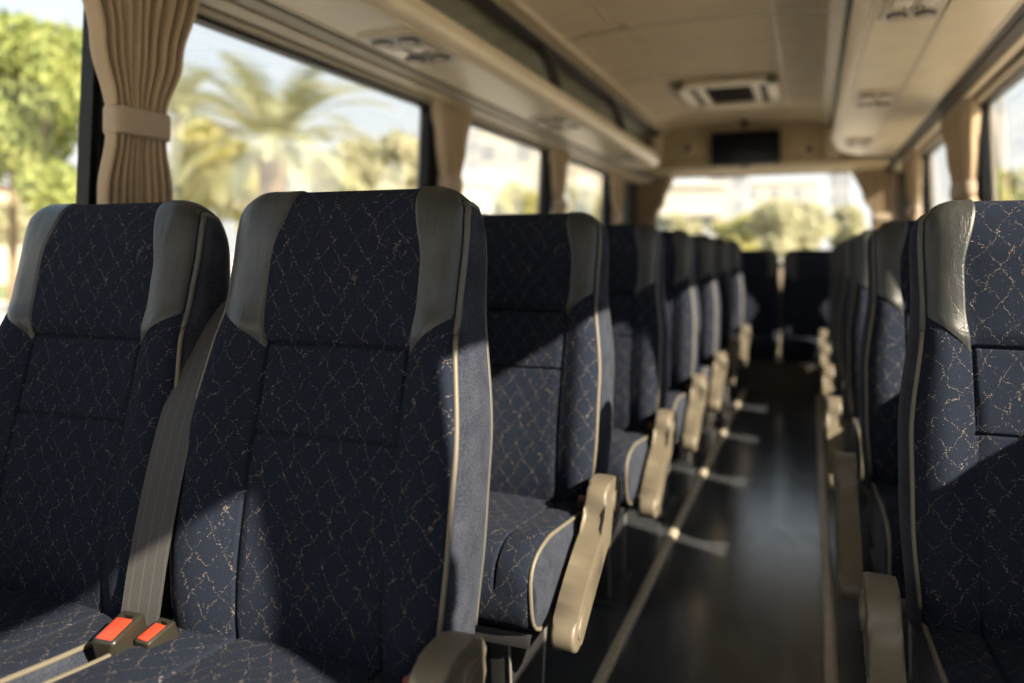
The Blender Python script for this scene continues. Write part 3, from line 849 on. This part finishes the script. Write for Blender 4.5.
bm = bmesh.new(); bmesh.ops.create_uvsphere(bm, u_segments=20, v_segments=10, radius=.026, matrix=Matrix.Translation((0, 0, -.016))); from_bm('dome', bm, SCREEN, cam_d)
# ceiling hatch / vent
vx, vy, vw, vl = -.525, 5.58, .64, .86
vz = cz(vx) - .014
vt = empty('ceiling_vent', (vx, vy, vz), 'square framed air vent with dark slots in the ceiling', 'vent')
bm = bmesh.new()
for s in (-1, 1):
    add_box(bm, (0, s * (vl / 2 - .05), -.016), (vw, .10, .038), .008)
    add_box(bm, (s * (vw / 2 - .035), 0, -.016), (.07, vl, .038), .008)
from_bm('vent_frame', bm, RACK, vt)
bm = bmesh.new(); add_box(bm, (0, 0, .0), (vw - .10, vl - .14, .012)); from_bm('vent_backing', bm, DARKGAP, vt)
for s in (-1, 1):
    bm = bmesh.new(); add_box(bm, (s * .175, 0, -.016), (.045, vl - .18, .022), .006); from_bm('vent_bar', bm, RACK, vt)
for k in range(7):
    bm = bmesh.new(); add_box(bm, (0, -.24 + k * .08, -.010), (.295, .012, .016), .002, Matrix.Rotation(.6, 3, 'X')); from_bm('slat', bm, DKPLA, vt)
# small ceiling screw caps near the camera
for x, y, lab in ((-.60, 2.95, 'small dark round cap on the ceiling ahead of the vent'),):
    bm = bmesh.new(); add_cyl(bm, (x, y, cz(x) + .004), (x, y, cz(x) - .012), .018, .014, 20)
    tag(from_bm('ceiling_cap', bm, DKPLA), lab, 'cap')

# ------------------------------------------------------------------ curtains
def curtain(org, al, nm, prof, ztop, zbot, ztie, lab, grp, folds=9, seed=0, amp=.030):
    """prof: (z, centre, width) control points along the wall; al along-wall, nm into the bus"""
    org, al, nm = Vector(org), Vector(al), Vector(nm)
    root = empty('curtain', org, lab, 'curtain', grp)
    nu, nv = 150, 70; V = []; Fc = []
    rs = random.Random(seed); ph = [rs.uniform(-.5, .5) for _ in range(40)]
    def fold(a, z):
        k = a * folds
        b = math.sin(2 * PI * (k + .12 * noise.noise(Vector((k * .7, z * 2.2, seed)))) ) + .35 * math.sin(2 * PI * (k * 1.9 + ph[3]))
        return b
    cT = [(z, c) for z, c, w in prof]; wT = [(z, w) for z, c, w in prof]
    for v in range(nv):
        z = zbot + (ztop - zbot) * v / (nv - 1)
        c, w = interp(cT, z), interp(wT, z)
        g = math.exp(-((z - ztie) / .035) ** 2)
        A = amp * (1 - .55 * g) * (1 + .25 * sm(ztie, ztop, z))
        for u in range(nu):
            a = u / (nu - 1)
            edge = 1 - abs(2 * a - 1) ** 6
            q = al * (c + (a - .5) * w) + nm * (.035 + A * fold(a, z) * .62 + .022 * g * edge) + Vector((0, 0, z - org.z))
            V.append(q)
    for v in range(nv - 1):
        for u in range(nu - 1):
            k = v * nu + u; Fc.append((k, k + 1, k + nu + 1, k + nu))
    o = mesh('curtain_cloth', V, Fc, CUR, root)
    m = o.modifiers.new('thick', 'SOLIDIFY'); m.thickness = .0025
    # tieback band: flattened ring
    c, w = interp(cT, ztie), interp(wT, ztie) + .012
    V = []; Fc = []; n = 40
    for r_, hh in ((0, -1), (0, -.8), (0, .8), (0, 1)):
        for k in range(n):
            an = 2 * PI * k / n
            ex = abs(math.cos(an)) ** .45 * (1 if math.cos(an) > 0 else -1); ey = abs(math.sin(an)) ** .6 * (1 if math.sin(an) > 0 else -1)
            t = .0015 if abs(hh) < 1 else -.001
            V.append(al * (c + ex * (w / 2 + t)) + nm * (.042 + ey * (.036 + t)) + Vector((0, 0, ztie - org.z + hh * .034)))
    for i in range(3):
        for k in range(n): Fc.append((i * n + k, i * n + (k + 1) % n, (i + 1) * n + (k + 1) % n, (i + 1) * n + k))
    t = mesh('tieback', V, Fc, CUR2, root)
    m = t.modifiers.new('thick', 'SOLIDIFY'); m.thickness = .003
CUR2 = plain('tieback_cloth', (0.34, 0.265, 0.19), 0.8, 0.04, 200, 0.2, 500, sheen=.2)
gl, gr, gb = 'tied curtains of the left windows', 'tied curtains of the right windows', 'tied curtains of the rear window'
ZT, ZTIE = 1.755, 1.375
P1 = [(.98, .110, .235), (1.20, .110, .222), (1.345, .110, .168), (1.375, .110, .160), (1.405, .110, .168), (1.56, .122, .27), (1.755, .130, .385)]
for y0, lab, sd in ((1.382, 'large beige pleated curtain at the front left pillar behind the window seat', 1), (3.20, 'tied beige curtain at the second left pillar', 2),
                (4.89, 'tied beige curtain at the third left pillar', 3), (6.53, 'tied beige curtain at the last left pillar, beside the rear corner', 4)):
    curtain((WX(-1, 1.40) + .014, y0, 1.40), (0, 1, 0), (1, 0, 0), P1, ZT, .98, ZTIE, lab, gl, 10, sd, .033)
P2 = [(1.06, .28, .56), (1.24, .28, .52), (1.345, .28, .42), (1.375, .28, .40), (1.405, .28, .42), (1.56, .34, .58), (1.78, .40, .80)]
for y0, lab, sd in ((4.15, 'nearer tied beige curtain at the right windows', 5), (6.14, 'farther tied beige curtain at the right windows, in the rear corner', 6)):
    curtain((WX(1, 1.40) - .014, y0, 1.40), (0, 1, 0), (-1, 0, 0), P2, 1.785, 1.06, ZTIE - .01, lab, gr, 8, sd, .036)
P4 = [(1.06, .07, .145), (1.24, .07, .135), (1.345, .07, .125), (1.375, .07, .125), (1.405, .07, .125), (1.56, .075, .14), (1.78, .08, .16)]  # narrow unseen curtain, added to shade the middle of the left front seat
curtain((WX(1, 1.40) - .014, .375, 1.40), (0, 1, 0), (-1, 0, 0), P4, 1.785, 1.06, ZTIE - .01, 'unseen tied curtain added on the right wall to shade the left front aisle seat', gr, 7, 9, .02)
P3 = [(.98, 0, .22), (1.20, 0, .20), (1.345, 0, .17), (1.375, 0, .165), (1.405, 0, .17), (1.56, .03, .26), (1.80, .06, .37)]
curtain((-1.50, YE - .02, 1.40), (1, 0, 0), (0, -1, 0), P3, 1.798, .98, ZTIE, 'tied beige curtain at the left edge of the rear window', gb, 8, 7)
curtain((.58, YE - .02, 1.40), (-1, 0, 0), (0, -1, 0), P3, 1.798, .98, ZTIE, 'tied beige curtain at the right edge of the rear window', gb, 8, 8)

# ------------------------------------------------------------------ outdoors
GZ = -1.0
t = NT('pale_paving'); co = t.n('ShaderNodeTexCoord').outputs['Object']
nz = t.n('ShaderNodeTexNoise', ins={'Vector': co, 'Scale': .4, 'Detail': 5.0}).outputs['Fac']
pav = t.done(t.n('ShaderNodeBsdfPrincipled', ins={'Base Color': t.mix(nz, c4((.60, .53, .43)), c4((.72, .64, .52))), 'Roughness': .8}).outputs[0])
bm = bmesh.new(); bmesh.ops.create_grid(bm, x_segments=2, y_segments=2, size=400, matrix=Matrix.Translation((0, 0, GZ))); struct(from_bm('ground', bm, pav, smooth=False))
GR1 = leaf_mat('lawn_grass', (.16, .19, .055), (.24, .25, .08), 0.0)
def lawn(name, cx, cy, sx, sy, rot, lab):
    n = 24; V = []; Fc = []
    M = Matrix.Translation((cx, cy, GZ)) @ Matrix.Rotation(rot, 4, 'Z')
    for i in range(n + 1):
        for j in range(n + 1):
            h = .12 + .10 * noise.noise(Vector((i * .7, j * .7, cx))) if 0 < i < n and 0 < j < n else 0.0
            V.append(M @ Vector(((i / n - .5) * sx, (j / n - .5) * sy, h)))
    for i in range(n):
        for j in range(n):
            k = i * (n + 1) + j; Fc.append((k, k + 1, k + n + 2, k + n + 1))
    tag(mesh(name, V, Fc, GR1), lab, 'grass', kind='stuff')
x, y = dirat(60, 46); lawn('lawn', x, y, 14, 22, .2, 'strip of grass across the road on the left')
x, y = dirat(760, 46); lawn('lawn', x, y, 30, 14, 0, 'strip of grass behind the bus')

def blob_leaves(centres, n, size, rnd):
    V = []; Fc = []
    tot = sum(r[1] ** 2 for r in centres)
    for c, r, sq in centres:
        for _ in range(int(n * r * r / tot)):
            d = Vector((rnd.gauss(0, 1), rnd.gauss(0, 1), rnd.gauss(0, 1))).normalized()
            p = Vector(c) + Vector((d.x, d.y, d.z * sq)) * r * (rnd.random() ** .45)
            a = Vector((rnd.gauss(0, 1), rnd.gauss(0, 1), rnd.gauss(0, 1))).normalized(); b = a.orthogonal().normalized()
            s = size * rnd.uniform(.6, 1.3); k = len(V)
            V += [p - a * s, p + b * s * .45 - a * s * .1, p + a * s, p - b * s * .45 + a * s * .1]; Fc.append((k, k + 1, k + 2, k + 3))
    return V, Fc
def tree(u, vtop, vbot, width, d, mat, lab, n=5000, leaf=.12, seed=0, trunk=True, grp='trees outside'):
    """crown between rows vtop..vbot, 'width' pixels wide at depth d"""
    rnd = random.Random(seed); x, y = dirat(u, d)
    zt = (VY - vtop) / F * d + CH; zb = (VY - vbot) / F * d + CH; w = width / F * d / 2
    root = empty('tree', (x, y, GZ), lab, 'tree', grp)
    cs = []; h = zt - zb
    for k in range(17):
        a = rnd.uniform(0, 2 * PI); rr_ = rnd.random() ** .6 * w * .78
        cs.append((Vector((math.cos(a) * rr_, math.sin(a) * rr_, zb - GZ + h * rnd.uniform(.16, .84))), rnd.uniform(.20, .40) * w, min(1.1, h / (2 * w))))
    cs.append((Vector((0, 0, zb - GZ + h * .5)), w * .6, h / (2 * w)))
    V, Fc = blob_leaves(cs, n, leaf, rnd)
    mesh('foliage', V, Fc, mat, root, smooth=False, fix=False)
    if trunk:
        bm = bmesh.new(); r0 = max(.07, w * .05)
        add_cyl(bm, (0, 0, 0), (.05, 0, zb - GZ + h * .35), r0, r0 * .6, 12)
        for k in range(5):
            c = cs[k][0]; add_cyl(bm, (.04, 0, zb - GZ + h * .15), c, r0 * .45, r0 * .15, 8)
        from_bm('trunk', bm, BARK, root)
LG1 = leaf_mat('fresh_green_leaves', (.17, .22, .055), (.40, .43, .14))  # outdoor haze is put into these leaf colours: paler, less saturated
LG2 = leaf_mat('yellow_green_leaves', (.32, .31, .10), (.52, .48, .19))
LG3 = leaf_mat('hazed_olive_leaves', (.31, .31, .18), (.48, .45, .28))
LGP = leaf_mat('hazed_palm_leaves', (.27, .29, .16), (.46, .45, .26))
tree(12, 18, 222, 215, 13.0, LG1, 'leafy green tree filling the front left window', 13000, .10, 11)
tree(15, 190, 250, 100, 26, LG3, 'low pale bush below the leafy tree in the front left window', 3500, .2, 12)
tree(215, 128, 225, 130, 19, LG2, 'bushy yellow green tree left of the palm', 6000, .14, 13)
tree(375, 132, 225, 140, 26, LG3, 'olive tree right of the palm', 6000, .18, 14)
tree(310, 195, 250, 160, 30, LG2, 'low bright shrubs at the foot of the palm', 5000, .2, 15)
tree(515, 182, 245, 70, 42, LG2, 'low tree before the white buildings in the second left window', 3000, .3, 16)
tree(592, 178, 250, 50, 48, LG3, 'tree seen through the last left window', 2500, .3, 17)
tree(795, 197, 262, 96, 40, LG3, 'largest tree in the rear window, right of centre', 5000, .3, 18)
tree(683, 212, 262, 46, 48, LG3, 'small round tree low at the left of the rear window', 3000, .3, 19)
tree(738, 214, 262, 58, 46, LG2, 'small pale tree left of centre in the rear window', 3000, .3, 20)
tree(850, 205, 262, 44, 44, LG3, 'tree at the right of the rear window beside its curtain', 3000, .3, 21)
tree(1015, 160, 260, 80, 22, LG1, 'green tree in the nearest right window', 5000, .16, 22)
tree(958, 200, 260, 40, 34, LG2, 'tree peeping past the nearer right curtain', 2500, .2, 23)

def palm(u, vc, d, spread, trunk_px, lab, seed, nfr=40):
    rnd = random.Random(seed); x, y = dirat(u, d); zc = (VY - vc) / F * d + CH - GZ
    R = spread / F * d / 2; tr = trunk_px / F * d / 2
    root = empty('palm_tree', (x, y, GZ), lab, 'palm tree', 'palms outside')
    V = []; Fc = []; n = 16; st = 60
    for i in range(st + 1):
        z = zc * i / st; r = tr * (1.12 - .2 * i / st) * (1 + .10 * ((i % 2) - .5)) * (1 + .35 * sm(.88, 1, i / st))
        for k in range(n): V.append((r * math.cos(2 * PI * k / n), r * math.sin(2 * PI * k / n), z))
    for i in range(st):
        for k in range(n): Fc.append((i * n + k, i * n + (k + 1) % n, (i + 1) * n + (k + 1) % n, (i + 1) * n + k))
    Fc.append(tuple(st * n + k for k in range(n)))
    mesh('trunk', V, Fc, BARK, root)
    V = []; Fc = []
    for f in range(nfr):
        az = f * 2.399 + rnd.uniform(-.2, .2); el = math.radians(78 - 92 * (f / nfr) + rnd.uniform(-8, 8)); L = R * rnd.uniform(1.0, 1.3)
        p = Vector((0, 0, zc)); h = Vector((math.cos(az), math.sin(az), 0)); e = el; m = 34
        for s in range(m):
            dr = h * math.cos(e) + Vector((0, 0, math.sin(e))); q = p + dr * (L / m)
            e -= math.radians(78) / m * (.5 + s / m)
            side = h.cross(Vector((0, 0, 1))).normalized(); up = side.cross(dr).normalized()
            k = len(V); wv = .012 * R
            V += [p - side * wv, p + side * wv, q + side * wv, q - side * wv]; Fc.append((k, k + 1, k + 2, k + 3))
            if s > 3:
                ll = R * .30 * math.sin(PI * min(1, (s - 2) / (m - 2)) * .93 + .12)
                for sg in (-1, 1):
                    tip = p + (side * sg * .8 + dr * .75 + up * .25).normalized() * ll - Vector((0, 0, ll * .18)); k = len(V)
                    wd = dr * (.016 * R)
                    V += [p - wd, p + wd, tip]; Fc.append((k, k + 1, k + 2))
            p = q
    mesh('fronds', V, Fc, LGP, root, smooth=False, fix=False)
palm(273, 150, 15, 225, 29, 'tall date palm with a thick trunk outside the big left window', 31, 46)
palm(180, 120, 21, 130, 16, 'second palm close to the large curtain, behind the date palm', 32, 36)

def building(u, vtop, wpx, d, mat, lab, depth=9, floors=0, seed=0):
    x, y = dirat(u, d); zt = (VY - vtop) / F * d + CH - GZ; w = wpx / F * d
    r = empty('building', (x, y, GZ), lab, 'building', 'buildings outside', rz=-math.atan2(x, y) * 1.0)
    bm = bmesh.new(); add_box(bm, (0, 0, zt / 2), (w, depth, zt)); from_bm('walls', bm, mat, r, smooth=False)
    bm = bmesh.new(); add_box(bm, (0, 0, zt + .15), (w + .5, depth + .5, .35), .03); from_bm('roof_edge', bm, WHITE, r)
    for k in range(floors):
        bm = bmesh.new(); add_box(bm, (0, -depth / 2 - .4, zt * (k + .75) / (floors + .4)), (w * .96, 1.0, .5), .04); from_bm('canopy_band', bm, WHITE, r)
WHITE = plain('white_render', (.44, .42, .38), .7, .04, 1)
BW1 = building_mat('white_facade', (.42, .40, .36), (.21, .23, .25), 3.2, 3.4, .45, .45)
BW2 = building_mat('grey_tower_facade', (.32, .33, .345), (.22, .24, .27), 2.0, 3.2, .6, .55)
BW3 = building_mat('cream_facade', (.42, .375, .31), (.28, .255, .22), 4.0, 3.6, .4, .4)
building(520, 128, 70, 75, BW1, 'tall white building in the second left window', 12, 0)
building(476, 138, 34, 112, BW2, 'grey tower left of the tall white building', 10, 0)
building(450, 188, 70, 58, BW3, 'low cream building behind the second curtain', 8, 2)
building(588, 150, 40, 95, BW3, 'cream block in the last left window', 10, 0)
building(678, 192, 82, 62, WHITE and BW1, 'white building with deep balcony bands at the left of the rear window', 9, 2)
building(728, 180, 34, 95, BW2, 'pale grey block left of centre in the rear window', 9, 0)
building(783, 186, 62, 120, BW1, 'distant white block behind the large tree in the rear window', 9, 0)
building(840, 176, 18, 130, BW2, 'slim distant tower at the right of the rear window', 9, 0)
building(30, 196, 150, 60, BW3, 'low cream building beyond the front left window', 9, 1)
building(395, 192, 70, 84, BW1, 'low white building behind the olive tree', 9, 1)
x, y = dirat(1000, 24)
lp = empty('lamp_post', (x, y, GZ), 'slim pale lamp post in the nearest right window', 'lamp post')
bm = bmesh.new(); add_cyl(bm, (0, 0, 0), (0, 0, 8.2), .11, .07, 14); add_cyl(bm, (0, 0, 0), (0, 0, .5), .16, .16, 14); from_bm('post', bm, STEEL, lp)
bm = bmesh.new(); add_box(bm, (.5, 0, 8.25), (1.2, .2, .12), .03); from_bm('lamp_head', bm, STEEL, lp)

# ------------------------------------------------------------------ light
W = bpy.data.worlds.new('sky'); bpy.context.scene.world = W; W.use_nodes = True
nt = W.node_tree; nt.nodes.clear()
o = nt.nodes.new('ShaderNodeOutputWorld'); b = nt.nodes.new('ShaderNodeBackground')
g = nt.nodes.new('ShaderNodeTexCoord'); s = nt.nodes.new('ShaderNodeSeparateXYZ'); r = nt.nodes.new('ShaderNodeValToRGB')
nt.links.new(g.outputs['Generated'], s.inputs[0]); nt.links.new(s.outputs[2], r.inputs[0]); nt.links.new(r.outputs[0], b.inputs[0]); nt.links.new(b.outputs[0], o.inputs[0])
e = r.color_ramp.elements
e[0].position = 0.0; e[0].color = (1.0, .965, .91, 1); e[1].position = .75; e[1].color = (.50, .68, .95, 1)
k = e.new(.16); k.color = (.90, .94, .96, 1); k = e.new(.35); k.color = (.72, .84, .97, 1)
b.inputs[1].default_value = 0.85
sun = bpy.data.lights.new('sun', 'SUN'); sun.energy = 11.0; sun.angle = math.radians(.6); sun.color = (1.0, .85, .66)
so = bpy.data.objects.new('sun', sun); link(so)
d = Vector((-1.0, .42, -.66)); so.rotation_euler = d.to_track_quat('-Z', 'Y').to_euler(); so.location = (6, -2, 6)

# ------------------------------------------------------------------ camera
cam = bpy.data.cameras.new('camera'); co_ = bpy.data.objects.new('camera', cam); link(co_)
cam.sensor_width = 36; cam.lens = F * 36 / 1024; cam.shift_y = -(341.5 - VY) / 1024; cam.clip_start = .02; cam.clip_end = 1000
co_.location = (0, 0, CH); co_.rotation_euler = (PI / 2, 0, TH)
cam.dof.use_dof = True; cam.dof.focus_distance = 1.33; cam.dof.aperture_fstop = 1.5
sc = bpy.context.scene; sc.camera = co_
vs = sc.view_settings; vs.view_transform = 'Standard'; vs.look = 'None'; vs.gamma = 1.0; vs.use_curve_mapping = False
vs.exposure = 0.65
sc.cycles.transparent_max_bounces = 16
